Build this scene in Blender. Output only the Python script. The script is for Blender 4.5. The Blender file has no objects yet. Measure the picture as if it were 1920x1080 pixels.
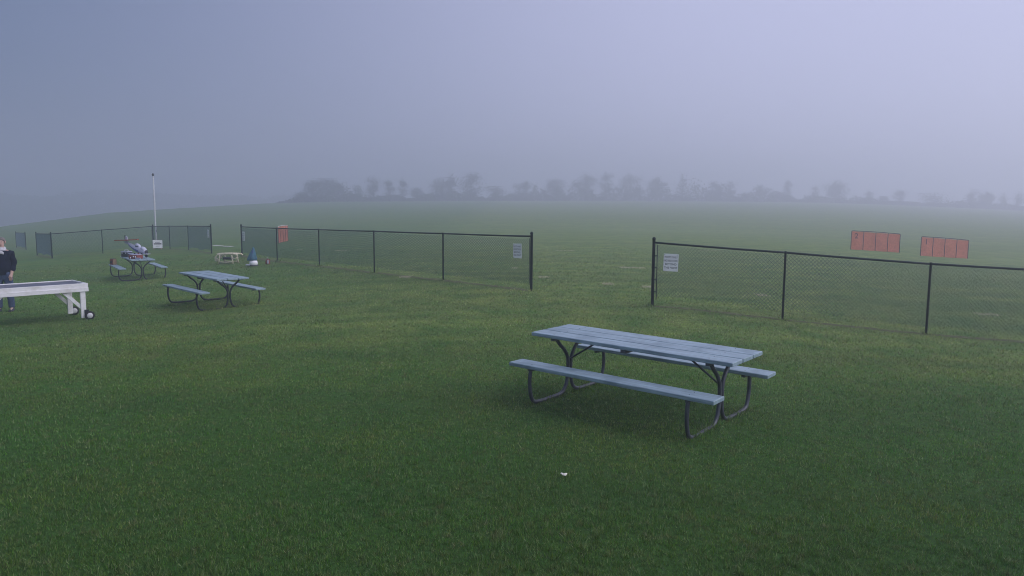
import bpy, bmesh, math, random
import numpy as np
from math import sin, cos, pi, radians
from mathutils import Matrix, Vector

random.seed(7)
rng = np.random.default_rng(7)
scene = bpy.context.scene
C = scene.collection

# ------------------------------------------------------------------ camera
F_PX, PITCH, ROLL, CAM_H = 1370.0, 0.111, 0.006, 2.11      # in pixels of the 1920 px wide photograph
cam_data = bpy.data.cameras.new('camera')
cam = bpy.data.objects.new('camera', cam_data)
C.objects.link(cam)
cam_data.sensor_width = 36.0
cam_data.lens = F_PX / 1920.0 * 36.0
cam_data.clip_start = 0.05
cam_data.clip_end = 3000.0
cam.matrix_world = (Matrix.Translation((0, 0, CAM_H)) @ Matrix.Rotation(pi / 2 - PITCH, 4, 'X')
                    @ Matrix.Rotation(ROLL, 4, 'Z'))
scene.camera = cam

# ------------------------------------------------------------------ sky, sun, exposure
SUN_AZ, SUN_EL = radians(96), radians(36)                  # azimuth to the right of the view axis (+Y)
world = bpy.data.worlds.new('World')
scene.world = world
world.use_nodes = True
wn, wl = world.node_tree.nodes, world.node_tree.links
wn.clear()
w_out = wn.new('ShaderNodeOutputWorld')
w_bg = wn.new('ShaderNodeBackground')
w_bg.inputs['Strength'].default_value = 0.06
w_sky = wn.new('ShaderNodeTexSky')
w_sky.sky_type = 'NISHITA'
w_sky.sun_disc = False
w_sky.sun_elevation = SUN_EL
w_sky.sun_rotation = SUN_AZ
w_sky.altitude = 200
w_sky.air_density = 1.0
w_sky.dust_density = 3.0
w_sky.ozone_density = 1.5
w_hs = wn.new('ShaderNodeHueSaturation')
w_hs.inputs['Saturation'].default_value = 1.0
w_mix = wn.new('ShaderNodeMix')
w_mix.data_type = 'RGBA'
w_mix.inputs['Factor'].default_value = 0.75
# foggy cloud deck: one broad smooth brightening towards the side the sun is on, the same at every height
w_tc = wn.new('ShaderNodeTexCoord')
w_dot = wn.new('ShaderNodeVectorMath')
w_dot.operation = 'DOT_PRODUCT'
w_dot.inputs[1].default_value = (sin(SUN_AZ), cos(SUN_AZ), 0)
w_map = wn.new('ShaderNodeMapRange')
w_map.interpolation_type = 'SMOOTHSTEP'
w_map.inputs['From Min'].default_value = -0.9
w_map.inputs['From Max'].default_value = 0.25
w_deck = wn.new('ShaderNodeMix')
w_deck.data_type = 'RGBA'
w_deck.inputs['A'].default_value = (0.2, 1.0, 2.8, 1)
w_deck.inputs['B'].default_value = (8.8, 9.0, 13.0, 1)
wl.new(w_tc.outputs['Generated'], w_dot.inputs[0])
wl.new(w_dot.outputs['Value'], w_map.inputs['Value'])
wl.new(w_map.outputs['Result'], w_deck.inputs['Factor'])
wl.new(w_deck.outputs['Result'], w_mix.inputs['B'])
wl.new(w_sky.outputs['Color'], w_hs.inputs['Color'])
wl.new(w_hs.outputs['Color'], w_mix.inputs['A'])
wl.new(w_mix.outputs['Result'], w_bg.inputs['Color'])
wl.new(w_bg.outputs['Background'], w_out.inputs['Surface'])

sun_data = bpy.data.lights.new('sun', 'SUN')
sun_data.energy = 1.7
sun_data.angle = radians(65)
sun_data.color = (1.0, 0.94, 0.98)
sun = bpy.data.objects.new('sun', sun_data)
C.objects.link(sun)
sun_dir = Vector((sin(SUN_AZ) * cos(SUN_EL), cos(SUN_AZ) * cos(SUN_EL), sin(SUN_EL)))
sun.rotation_euler = (-sun_dir).to_track_quat('-Z', 'Y').to_euler()
sun.location = sun_dir * 60 + Vector((0, 0, 60))

scene.view_settings.view_transform = 'Standard'
scene.view_settings.look = 'None'
scene.view_settings.gamma = 1.0
scene.view_settings.use_curve_mapping = False
scene.view_settings.exposure = 0.38
scene.cycles.volume_bounces = 4
scene.cycles.max_bounces = 6
scene.cycles.diffuse_bounces = 3
scene.cycles.glossy_bounces = 2
scene.cycles.transparent_max_bounces = 8
scene.cycles.use_denoising = True
scene.cycles.filter_width = 1.0


# ------------------------------------------------------------------ pixel helpers
def ray(u, v):
    a, b = (u - 960) / F_PX, (v - 540) / F_PX
    x = a * cos(ROLL) + b * sin(ROLL)
    y = -a * sin(ROLL) + b * cos(ROLL)
    return np.array([x, cos(PITCH) - y * sin(PITCH), -sin(PITCH) - y * cos(PITCH)])


def at_depth(u, v, Y):
    d = ray(u, v)
    return np.array([0, 0, CAM_H]) + d * (Y / d[1])


def base_of(top, bot, H):
    """ground point of an upright of height H seen between two pixels"""
    rt, rb = ray(*top), ray(*bot)
    ht, hb = math.hypot(rt[0], rt[1]), math.hypot(rb[0], rb[1])
    D = H / (rt[2] / ht - rb[2] / hb)
    return np.array([0, 0, CAM_H]) + rb * (D / hb)


# ------------------------------------------------------------------ terrain height
FENCE_H = 1.32
POST_PX = {
    'R': [((1225, 452), (1223, 571)), ((1471, 474), (1467, 600)), ((1744, 497), (1736, 629))],
    'L': [((997, 443), (996, 545)), ((830, 438), (831, 526)), ((702, 433), (702, 511)),
          ((598, 430.5), (599, 499)), ((519, 427.5), (520, 490)), ((453, 425), (454, 480))],
    'E': [((396, 424), (397, 475)), ((353, 424), (354, 469)), ((318, 424), (319, 467)), ((287, 424), (288, 465)),
          ((192, 431), (193, 475)), ((98, 439), (98, 485)), ((69, 438), (70, 479))],
    'F': [((48, 437), (49, 468)), ((30, 436), (31, 464))],
}
POSTS = {k: [base_of(t, b, FENCE_H) for t, b in l] for k, l in POST_PX.items()}
ctrl = [p for l in POSTS.values() for p in l]
ctrl += [np.array(p, float) for p in [
    (1.36, 7.62, -.02), (-7.1, 17.3, -.27), (-13.2, 25.6, -.5), (-12.2, 17.2, -.43), (-9.4, 15.8, -.40),
    (0, 0, 0), (0, 4, 0), (-4, 5, 0), (4, 5, 0), (-8, 8, -.12), (8, 8, -.12), (0, 12, 0), (-4, 12, -.06),
    (18.5, 40, -.1), (21.1, 40, -.27), (21.2, 38, -.3), (23.7, 38, -.47), (-14.7, 46, -.24), (-11.3, 29, -.23),
    (0, 30, .05), (8, 30, 0), (0, 45, .1), (0, 66, .2), (15, 66, 0), (32, 60, -.35), (45, 66, -.5), (-20, 66, -.4), (-34, 34, -1.2),
    (-24, 12, -.7), (20, 12, -.6), (28, 25, -.6)]]
CT = np.array(ctrl)


def _k(r2):
    return np.where(r2 > 1e-9, 0.5 * r2 * np.log(np.maximum(r2, 1e-9)), 0.0)


_n = len(CT)
_A = np.zeros((_n + 3, _n + 3))
_d2 = ((CT[:, None, :2] - CT[None, :, :2]) ** 2).sum(-1)
_A[:_n, :_n] = _k(_d2) + np.eye(_n) * 6.0
_A[:_n, _n:] = np.c_[np.ones(_n), CT[:, :2]]
_A[_n:, :_n] = _A[:_n, _n:].T
_W = np.linalg.solve(_A, np.r_[CT[:, 2], 0, 0, 0])


def tps(x, y):
    x, y = np.asarray(x, float), np.asarray(y, float)
    out = _W[_n] + _W[_n + 1] * x + _W[_n + 2] * y
    for i in range(_n):
        out = out + _W[i] * _k((x - CT[i, 0]) ** 2 + (y - CT[i, 1]) ** 2)
    return out


CREST = [(-500, 470, 110), (0, 425, 120), (100, 412, 135), (200, 399, 150), (300, 392.5, 160), (400, 386.5, 175), (480, 382, 190),
         (560, 378.5, 215), (650, 377, 235), (800, 376, 250), (960, 376, 260), (1200, 377, 260), (1400, 378, 260), (1560, 380, 260),
         (1700, 385, 255), (1900, 394, 250), (2400, 415, 240)]
_ct, _cs, _cy = [], [], []
for u, v, Y in CREST:
    d = ray(u, v)
    _ct.append(d[0] / d[1]); _cs.append(d[2] / d[1]); _cy.append(Y)
Y0 = 66.0


def ground_z(x, y):
    x, y = np.asarray(x, float), np.asarray(y, float)
    yy = np.maximum(y, 0.5)
    t = np.clip(x / yy, -1.05, 1.05)
    Yc = np.interp(t, _ct, _cy)
    zc = CAM_H + np.interp(t, _ct, _cs) * Yc
    yn = np.clip(y, -2, Y0)
    xn = np.clip(np.where(y > Y0, x / yy * Y0, x), -46, 46)
    near = tps(xn, yn)
    w = np.clip((y - Y0) / (Yc - Y0), 0, 1)
    z = near * (1 - w) + zc * w
    over = np.maximum(y - Yc, 0)
    slope = np.interp(t, [-.45, -.3, -.2, 0], [.05, .045, .012, .004])
    z = z - np.minimum(over * slope, 9)
    return z


def gz(x, y):
    return float(ground_z(np.array([x]), np.array([y]))[0])


def on_ground(u, v):
    """ground point under a pixel"""
    d = ray(u, v)
    lo = None
    for Y in np.arange(3, 300, .05):
        P = np.array([0, 0, CAM_H]) + d * (Y / d[1])
        if P[2] <= gz(P[0], P[1]):
            return P
    return at_depth(u, v, 100)


# ------------------------------------------------------------------ materials
def new_mat(name):
    m = bpy.data.materials.new(name)
    m.use_nodes = True
    return m, m.node_tree.nodes, m.node_tree.links, m.node_tree.nodes['Principled BSDF']


def mat(name, col, rough=0.6, metal=0.0, var=0.18, scale=8.0, bump=0.0, spec=0.4, stretch=(1, 1, 1), stain=None, stain_scale=3.0):
    m, n, l, b = new_mat(name)
    tc = n.new('ShaderNodeTexCoord')
    mp = n.new('ShaderNodeMapping')
    mp.inputs['Scale'].default_value = stretch
    l.new(tc.outputs['Object'], mp.inputs['Vector'])
    nz = n.new('ShaderNodeTexNoise')
    nz.inputs['Scale'].default_value = scale
    nz.inputs['Detail'].default_value = 6
    nz.inputs['Roughness'].default_value = 0.65
    l.new(mp.outputs['Vector'], nz.inputs['Vector'])
    cr = n.new('ShaderNodeValToRGB')
    cr.color_ramp.elements[0].position = 0.3
    cr.color_ramp.elements[1].position = 0.7
    cr.color_ramp.elements[0].color = tuple(max(0, c * (1 - var)) for c in col) + (1,)
    cr.color_ramp.elements[1].color = tuple(min(1, c * (1 + var)) for c in col) + (1,)
    l.new(nz.outputs['Fac'], cr.inputs['Fac'])
    out = cr.outputs['Color']
    if stain:
        n2 = n.new('ShaderNodeTexNoise')
        n2.inputs['Scale'].default_value = stain_scale
        n2.inputs['Detail'].default_value = 8
        l.new(tc.outputs['Object'], n2.inputs['Vector'])
        r2 = n.new('ShaderNodeValToRGB')
        r2.color_ramp.elements[0].position = 0.52
        r2.color_ramp.elements[1].position = 0.72
        l.new(n2.outputs['Fac'], r2.inputs['Fac'])
        mx = n.new('ShaderNodeMix')
        mx.data_type = 'RGBA'
        l.new(r2.outputs['Color'], mx.inputs['Factor'])
        l.new(out, mx.inputs['A'])
        mx.inputs['B'].default_value = tuple(stain) + (1,)
        out = mx.outputs['Result']
    l.new(out, b.inputs['Base Color'])
    b.inputs['Roughness'].default_value = rough
    b.inputs['Metallic'].default_value = metal
    b.inputs['Specular IOR Level'].default_value = spec
    if bump:
        bp = n.new('ShaderNodeBump')
        bp.inputs['Strength'].default_value = bump
        bp.inputs['Distance'].default_value = 0.004
        l.new(nz.outputs['Fac'], bp.inputs['Height'])
        l.new(bp.outputs['Normal'], b.inputs['Normal'])
    return m


def turf_colour(n, l, tint=None):
    """patchy mown turf: green, olive and dead straw, laid out in metres over the field"""
    ge = n.new('ShaderNodeNewGeometry')

    def noise(scale, detail, lo, hi, vec=None, rough=.6):
        z = n.new('ShaderNodeTexNoise')
        z.inputs['Scale'].default_value = scale
        z.inputs['Detail'].default_value = detail
        z.inputs['Roughness'].default_value = rough
        l.new(vec or ge.outputs['Position'], z.inputs['Vector'])
        mr = n.new('ShaderNodeMapRange')
        mr.inputs['From Min'].default_value = lo
        mr.inputs['From Max'].default_value = hi
        l.new(z.outputs['Fac'], mr.inputs['Value'])
        return mr.outputs['Result']

    def mix(f, a, b):
        m = n.new('ShaderNodeMix')
        m.data_type = 'RGBA'
        l.new(f, m.inputs['Factor'])
        for s, c in (('A', a), ('B', b)):
            if isinstance(c, tuple):
                m.inputs[s].default_value = c + (1,)
            else:
                l.new(c, m.inputs[s])
        return m.outputs['Result']
    big = noise(0.22, 3, .38, .62)
    mid = noise(1.1, 4, .36, .80)
    fine = noise(7.0, 5, .50, .78)
    mp = n.new('ShaderNodeMapping')                        # mowing passes run across the field
    mp.inputs['Rotation'].default_value = (0, 0, radians(4))
    mp.inputs['Scale'].default_value = (.04, .9, 1)
    l.new(ge.outputs['Position'], mp.inputs['Vector'])
    rows = noise(1.0, 5, .40, .60, mp.outputs['Vector'])
    c = mix(big, TURF['green'], TURF['olive'])
    sy = n.new('ShaderNodeSeparateXYZ')                    # drier, yellower turf; brighter middle distance, dimmer foreground and left are painted in
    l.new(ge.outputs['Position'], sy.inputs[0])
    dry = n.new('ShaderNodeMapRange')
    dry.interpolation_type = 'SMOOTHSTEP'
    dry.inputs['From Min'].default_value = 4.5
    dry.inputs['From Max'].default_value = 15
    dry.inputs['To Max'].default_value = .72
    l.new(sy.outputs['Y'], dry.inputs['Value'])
    left_dim = n.new('ShaderNodeMapRange')  # holds the painted brightness back on the left side
    left_dim.interpolation_type = 'SMOOTHSTEP'
    left_dim.inputs['From Min'].default_value = -9
    left_dim.inputs['From Max'].default_value = -1.5
    left_dim.inputs['To Min'].default_value = .25
    l.new(sy.outputs['X'], left_dim.inputs['Value'])
    bright_mask = n.new('ShaderNodeMath'); bright_mask.operation = 'MULTIPLY'
    l.new(dry.outputs['Result'], bright_mask.inputs[0]); l.new(left_dim.outputs['Result'], bright_mask.inputs[1])
    c = mix(bright_mask.outputs[0], c, TURF['dry'])
    c = mix(mid, c, TURF['deep'])
    c = mix(fine, c, TURF['straw'])
    m2 = n.new('ShaderNodeMath'); m2.operation = 'MULTIPLY'
    l.new(rows, m2.inputs[0]); m2.inputs[1].default_value = .34
    c = mix(m2.outputs[0], c, TURF['stripe'])
    return c, ge


TURF = dict(stripe=(.070, .120, .036), dry=(.255, .325, .085), green=(.076, .196, .028), olive=(.135, .200, .032), deep=(.050, .165, .030), straw=(.165, .165, .065), dull=(.090, .150, .044))  # dry: yellowed turf, with the painted mid-field brightness in its tone


def grass_mat():
    m, n, l, b = new_mat('grass_blades')
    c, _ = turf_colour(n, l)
    at = n.new('ShaderNodeAttribute')
    at.attribute_name = 'tint'
    hs = n.new('ShaderNodeHueSaturation')
    sp = n.new('ShaderNodeSeparateXYZ')
    l.new(at.outputs['Vector'], sp.inputs['Vector'])
    for k, (o, s) in enumerate((('X', 'Hue'), ('Y', 'Saturation'), ('Z', 'Value'))):
        l.new(sp.outputs[o], hs.inputs[s])
    l.new(c, hs.inputs['Color'])
    l.new(hs.outputs['Color'], b.inputs['Base Color'])
    b.inputs['Roughness'].default_value = .55
    b.inputs['Specular IOR Level'].default_value = .25
    tr = n.new('ShaderNodeBsdfTranslucent')
    l.new(hs.outputs['Color'], tr.inputs['Color'])
    ms = n.new('ShaderNodeMixShader')
    ms.inputs[0].default_value = .3
    l.new(b.outputs[0], ms.inputs[1]); l.new(tr.outputs[0], ms.inputs[2])
    l.new(ms.outputs[0], n['Material Output'].inputs['Surface'])
    return m


def ground_mat():
    m, n, l, b = new_mat('turf_ground')
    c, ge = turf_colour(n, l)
    nz = n.new('ShaderNodeTexNoise')
    nz.inputs['Scale'].default_value = 22
    nz.inputs['Detail'].default_value = 8
    nz.inputs['Roughness'].default_value = .7
    l.new(ge.outputs['Position'], nz.inputs['Vector'])
    hs = n.new('ShaderNodeHueSaturation')
    mr = n.new('ShaderNodeMapRange')
    mr.inputs['From Min'].default_value = .3; mr.inputs['From Max'].default_value = .7
    mr.inputs['To Min'].default_value = .35; mr.inputs['To Max'].default_value = 1.40
    l.new(nz.outputs['Fac'], mr.inputs['Value'])
    l.new(mr.outputs['Result'], hs.inputs['Value'])
    # soil and thatch show between the blades where the turf is modelled; farther out blades and soil blend into one tone
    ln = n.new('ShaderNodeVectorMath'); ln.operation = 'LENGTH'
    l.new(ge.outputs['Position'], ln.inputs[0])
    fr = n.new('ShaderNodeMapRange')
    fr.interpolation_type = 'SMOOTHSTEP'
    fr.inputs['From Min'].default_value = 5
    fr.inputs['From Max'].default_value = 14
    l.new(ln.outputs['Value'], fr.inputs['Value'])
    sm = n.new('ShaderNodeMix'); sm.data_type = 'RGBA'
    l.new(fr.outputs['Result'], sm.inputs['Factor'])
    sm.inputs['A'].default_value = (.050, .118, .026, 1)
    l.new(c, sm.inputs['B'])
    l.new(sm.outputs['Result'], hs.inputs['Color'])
    l.new(hs.outputs['Color'], b.inputs['Base Color'])
    b.inputs['Roughness'].default_value = .9
    b.inputs['Specular IOR Level'].default_value = .1
    bp = n.new('ShaderNodeBump')
    bp.inputs['Strength'].default_value = .8
    bp.inputs['Distance'].default_value = .04
    l.new(nz.outputs['Fac'], bp.inputs['Height'])
    l.new(bp.outputs['Normal'], b.inputs['Normal'])
    return m


M = dict(
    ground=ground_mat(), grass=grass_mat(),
    bare=mat('dead_turf', (.110, .120, .055), .95, var=.45, scale=9, bump=.6, spec=.05),
    board=mat('painted_board', (.25, .345, .39), .45, var=.36, scale=5, bump=.25, spec=.5, stretch=(.6, 9, 9), stain=(.13, .20, .235), stain_scale=3.2),
    tube=mat('galvanised_tube', (.075, .085, .10), .45, metal=.35, var=.3, scale=14),
    tube_dark=mat('black_tube', (.018, .022, .03), .5, metal=.2, var=.3, scale=14),
    vinyl=mat('green_vinyl', (.006, .021, .025), .45, var=.25, scale=20, spec=.2),
    wire=mat('green_wire', (.022, .066, .066), .5, var=.2, scale=10, spec=.25),
    sign=mat('sign_white', (.90, .90, .90), .4, var=.03, scale=6),
    ink=mat('sign_black', (.012, .012, .02), .5, var=.1),
    white=mat('white_paint', (.72, .72, .72), .5, var=.10, scale=7, bump=.15, stretch=(1, 6, 6), stain=(.58, .57, .54), stain_scale=5),
    deck=mat('dark_grey_top', (.10, .11, .14), .55, var=.25, scale=6, stretch=(1, 8, 8), stain=(.2, .2, .22)),
    rubber=mat('rubber', (.012, .012, .014), .8, var=.2),
    hub=mat('wheel_hub', (.5, .5, .52), .4, var=.1),
    pole=mat('white_pole', (.62, .63, .64), .4, var=.1, scale=4),
    orange=mat('orange_mesh_cloth', (.88, .31, .17), .8, var=.22, scale=16, spec=.1, stain=(.74, .28, .13), stain_scale=3),
    pipe=mat('barrier_pipe', (.035, .02, .02), .6, var=.2),
    pipe_white=mat('white_pipe', (.62, .6, .6), .5, var=.1),
    cream=mat('cream_paint', (.74, .67, .48), .6, var=.15, scale=9, stain=(.4, .32, .18), stain_scale=8),
    dark=mat('dark_plastic', (.018, .02, .028), .5, var=.3),
    blue=mat('blue_nylon', (.06, .19, .27), .7, var=.3, scale=12),
    redbrown=mat('red_brown', (.20, .045, .03), .6, var=.3, scale=12),
    tan=mat('tan_card', (.38, .25, .15), .8, var=.2),
    plane_white=mat('model_white', (.42, .44, .54), .35, var=.06),
    plane_blue=mat('model_blue', (.06, .09, .28), .35, var=.1),
    plane_red=mat('model_red', (.36, .07, .045), .4, var=.15),
    smoke=mat('canopy_plastic', (.10, .12, .17), .12, var=.1, spec=.8),
    skin=mat('skin', (.50, .33, .27), .55, var=.1),
    jacket=mat('navy_jacket', (.010, .013, .026), .85, var=.3, scale=10, bump=.4, spec=.1),
    grey_knit=mat('grey_collar', (.50, .50, .53), .9, var=.15, scale=20, bump=.3),
    denim=mat('denim', (.055, .08, .14), .85, var=.3, scale=25, spec=.1),
    hair=mat('grey_hair', (.16, .14, .13), .8, var=.3, scale=30),
    shoe=mat('dark_shoe', (.02, .02, .025), .6, var=.2),
    leaf=mat('pale_leaf', (.80, .76, .66), .6, var=.15, scale=60),
    straw=mat('cut_straw', (.56, .51, .36), .9, var=.3, scale=20, spec=.1),
    chalk=mat('chalk_line', (.62, .62, .56), .9, var=.25, scale=12, spec=.1),
    bark=mat('bark', (.06, .05, .045), .9, var=.3, scale=3),
    foliage_a=mat('autumn_foliage', (.060, .055, .030), .9, var=.35, scale=.8, spec=.05),
    foliage_b=mat('dark_foliage', (.038, .048, .028), .9, var=.35, scale=.8, spec=.05),
)


def add_translucency(m, f):
    n, l = m.node_tree.nodes, m.node_tree.links
    b = n['Principled BSDF']
    tr = n.new('ShaderNodeBsdfTranslucent')
    l.new(b.inputs['Base Color'].links[0].from_socket, tr.inputs['Color'])
    ms = n.new('ShaderNodeMixShader')
    ms.inputs[0].default_value = f
    l.new(b.outputs[0], ms.inputs[1]); l.new(tr.outputs[0], ms.inputs[2])
    l.new(ms.outputs[0], n['Material Output'].inputs['Surface'])


add_translucency(M['orange'], .5)


def add_open_weave(m, f):
    """open plastic mesh: part of what is behind shows through"""
    n, l = m.node_tree.nodes, m.node_tree.links
    src = n['Material Output'].inputs['Surface'].links[0].from_socket
    tp = n.new('ShaderNodeBsdfTransparent')
    ms = n.new('ShaderNodeMixShader')
    ms.inputs[0].default_value = f
    l.new(src, ms.inputs[1]); l.new(tp.outputs[0], ms.inputs[2])
    l.new(ms.outputs[0], n['Material Output'].inputs['Surface'])


add_open_weave(M['orange'], .22)
add_translucency(M['blue'], .3)
add_translucency(M['foliage_a'], .3)
add_translucency(M['foliage_b'], .3)


# ------------------------------------------------------------------ mesh helpers
class MB:
    def __init__(self):
        self.v, self.f, self.s = [], [], []

    def add(self, vs, fs, smooth=False):
        o = len(self.v)
        self.v += [tuple(map(float, p)) for p in vs]
        self.f += [tuple(i + o for i in f) for f in fs]
        self.s += [smooth] * len(fs)
        return self

    def box(self, lo, hi, bev=0.0):
        (x0, y0, z0), (x1, y1, z1) = lo, hi
        if bev <= 0:
            vs = [(x, y, z) for z in (z0, z1) for y in (y0, y1) for x in (x0, x1)]
            return self.add(vs, [(0, 2, 3, 1), (4, 5, 7, 6), (0, 1, 5, 4), (2, 6, 7, 3), (0, 4, 6, 2), (1, 3, 7, 5)])
        bm = bmesh.new()
        bmesh.ops.create_cube(bm, size=1)
        for v in bm.verts:
            v.co = ((x0 + x1) / 2 + v.co.x * (x1 - x0), (y0 + y1) / 2 + v.co.y * (y1 - y0), (z0 + z1) / 2 + v.co.z * (z1 - z0))
        bmesh.ops.bevel(bm, geom=bm.edges[:], offset=bev, segments=1, affect='EDGES')
        bm.verts.ensure_lookup_table()
        self.add([v.co for v in bm.verts], [[v.index for v in f.verts] for f in bm.faces])
        bm.free()
        return self

    def tube(self, pts, rad, seg=8, cap=True, smooth=True):
        pts = [Vector(p) for p in pts]
        n = len(pts)
        rads = [rad] * n if isinstance(rad, (int, float)) else list(rad)
        vs, fs = [], []
        up = None
        for i, p in enumerate(pts):
            t = (pts[min(i + 1, n - 1)] - pts[max(i - 1, 0)]).normalized()
            if up is None:
                up = Vector((0, 0, 1)) if abs(t.z) < .9 else Vector((1, 0, 0))
            a = t.cross(up).normalized()
            b = a.cross(t).normalized()
            up = b
            for k in range(seg):
                q = 2 * pi * k / seg
                vs.append(p + (a * cos(q) + b * sin(q)) * rads[i])
        for i in range(n - 1):
            for k in range(seg):
                k2 = (k + 1) % seg
                fs.append((i * seg + k, i * seg + k2, (i + 1) * seg + k2, (i + 1) * seg + k))
        if cap:
            fs.append(tuple(range(seg)))
            fs.append(tuple((n - 1) * seg + k for k in reversed(range(seg))))
        return self.add(vs, fs, smooth)

    def lathe(self, prof, seg=14, origin=(0, 0, 0), axis='Z', smooth=True):
        vs, fs = [], []
        for r, z in prof:
            for k in range(seg):
                q = 2 * pi * k / seg
                p = (r * cos(q), r * sin(q), z)
                if axis == 'X':
                    p = (p[2], p[0], p[1])
                elif axis == 'Y':
                    p = (p[0], p[2], p[1])
                vs.append((p[0] + origin[0], p[1] + origin[1], p[2] + origin[2]))
        for i in range(len(prof) - 1):
            for k in range(seg):
                k2 = (k + 1) % seg
                fs.append((i * seg + k, i * seg + k2, (i + 1) * seg + k2, (i + 1) * seg + k))
        fs.append(tuple(range(seg)))
        fs.append(tuple((len(prof) - 1) * seg + k for k in reversed(range(seg))))
        return self.add(vs, fs, smooth)

    def loft(self, secs, smooth=True):
        """closed cross-sections of equal length"""
        n = len(secs[0])
        vs = [p for s in secs for p in s]
        fs = []
        for i in range(len(secs) - 1):
            for k in range(n):
                k2 = (k + 1) % n
                fs.append((i * n + k, i * n + k2, (i + 1) * n + k2, (i + 1) * n + k))
        fs.append(tuple(range(n)))
        fs.append(tuple((len(secs) - 1) * n + k for k in reversed(range(n))))
        return self.add(vs, fs, smooth)

    def mesh(self, name):
        me = bpy.data.meshes.new(name)
        me.from_pydata(self.v, [], self.f)
        me.polygons.foreach_set('use_smooth', self.s)
        bm = bmesh.new(); bm.from_mesh(me)
        bmesh.ops.recalc_face_normals(bm, faces=bm.faces[:])
        bm.to_mesh(me); bm.free()
        me.update()
        return me

    def build(self, name, material, parent=None):
        me = self.mesh(name)
        me.materials.append(material)
        return link(name, me, parent)


def link(name, me, parent=None):
    o = bpy.data.objects.new(name, me)
    C.objects.link(o)
    if parent is not None:
        o.parent = parent
    return o


def tag(o, label=None, cat=None, group=None, kind=None):
    for k, v in (('label', label), ('category', cat), ('group', group), ('kind', kind)):
        if v:
            o[k] = v
    return o


def thing(name, label, cat, loc=(0, 0, 0), rz=0.0, group=None):
    o = bpy.data.objects.new(name, None)
    C.objects.link(o)
    o.location = tuple(loc)
    o.rotation_euler = (0, 0, rz)
    o.empty_display_size = .2
    return tag(o, label, cat, group)


def copy_tree(o, parent=None):
    c = o.copy()
    C.objects.link(c)
    c.parent = parent
    for ch in list(o.children):
        copy_tree(ch, c)
    return c


def smooth_path(pts, n=6):
    """Catmull-Rom through the points"""
    P = [Vector(p) for p in pts]
    P = [P[0] * 2 - P[1]] + P + [P[-1] * 2 - P[-2]]
    out = []
    for i in range(1, len(P) - 2):
        for k in range(n):
            t = k / n
            out.append(0.5 * ((2 * P[i]) + (P[i + 1] - P[i - 1]) * t + (2 * P[i - 1] - 5 * P[i] + 4 * P[i + 1] - P[i + 2]) * t * t
                              + (3 * P[i] - P[i - 1] - 3 * P[i + 1] + P[i + 2]) * t ** 3))
    out.append(P[-2])
    return out


def text_mesh(body, size, spacing=1.0):
    cu = bpy.data.curves.new('lettering', 'FONT')
    cu.body = body
    cu.size = size
    cu.align_x, cu.align_y = 'CENTER', 'CENTER'
    cu.space_line = spacing
    cu.offset = size * .005
    cu.extrude = .0008
    cu.resolution_u = 3
    o = bpy.data.objects.new('lettering', cu)
    C.objects.link(o)
    dg = bpy.context.evaluated_depsgraph_get()
    me = bpy.data.meshes.new_from_object(o.evaluated_get(dg))
    bpy.data.objects.remove(o)
    bpy.data.curves.remove(cu)
    return me


# ------------------------------------------------------------------ ground
def build_ground():
    rs = np.unique(np.concatenate([np.linspace(0.6, 12, 46), np.linspace(12, 70, 120), np.geomspace(70, 640, 80)]))
    az = np.unique(np.concatenate([np.linspace(-50, 50, 200), np.linspace(50, 310, 60)]))[:-1]
    a = np.radians(az)
    X = rs[:, None] * np.sin(a)[None]
    Y = rs[:, None] * np.cos(a)[None]
    Z = np.where(Y > 1.0, ground_z(X, np.maximum(Y, 1.0)), 0)
    back = np.clip((3 - Y) / 6, 0, 1)
    Z = Z * (1 - back)
    nr, na = X.shape
    v = np.stack([X, Y, Z], -1).reshape(-1, 3)
    f = []
    for i in range(nr - 1):
        for k in range(na):
            k2 = (k + 1) % na
            f.append((i * na + k, (i + 1) * na + k, (i + 1) * na + k2, i * na + k2))
    f.append(tuple(range(na)))
    me = bpy.data.meshes.new('ground')
    me.from_pydata(v.tolist(), [], f)
    bm = bmesh.new(); bm.from_mesh(me)
    bmesh.ops.recalc_face_normals(bm, faces=bm.faces[:])
    bm.to_mesh(me); bm.free()
    if me.polygons[10].normal.z < 0:
        me.flip_normals()
    me.polygons.foreach_set('use_smooth', [True] * len(me.polygons))
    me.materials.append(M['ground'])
    o = link('ground', me)
    tag(o, 'mown grass flying field rising gently into the fog', 'ground', kind='structure')


build_ground()

FENCE_LINES = []                                            # filled below, used to thin the grass


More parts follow.
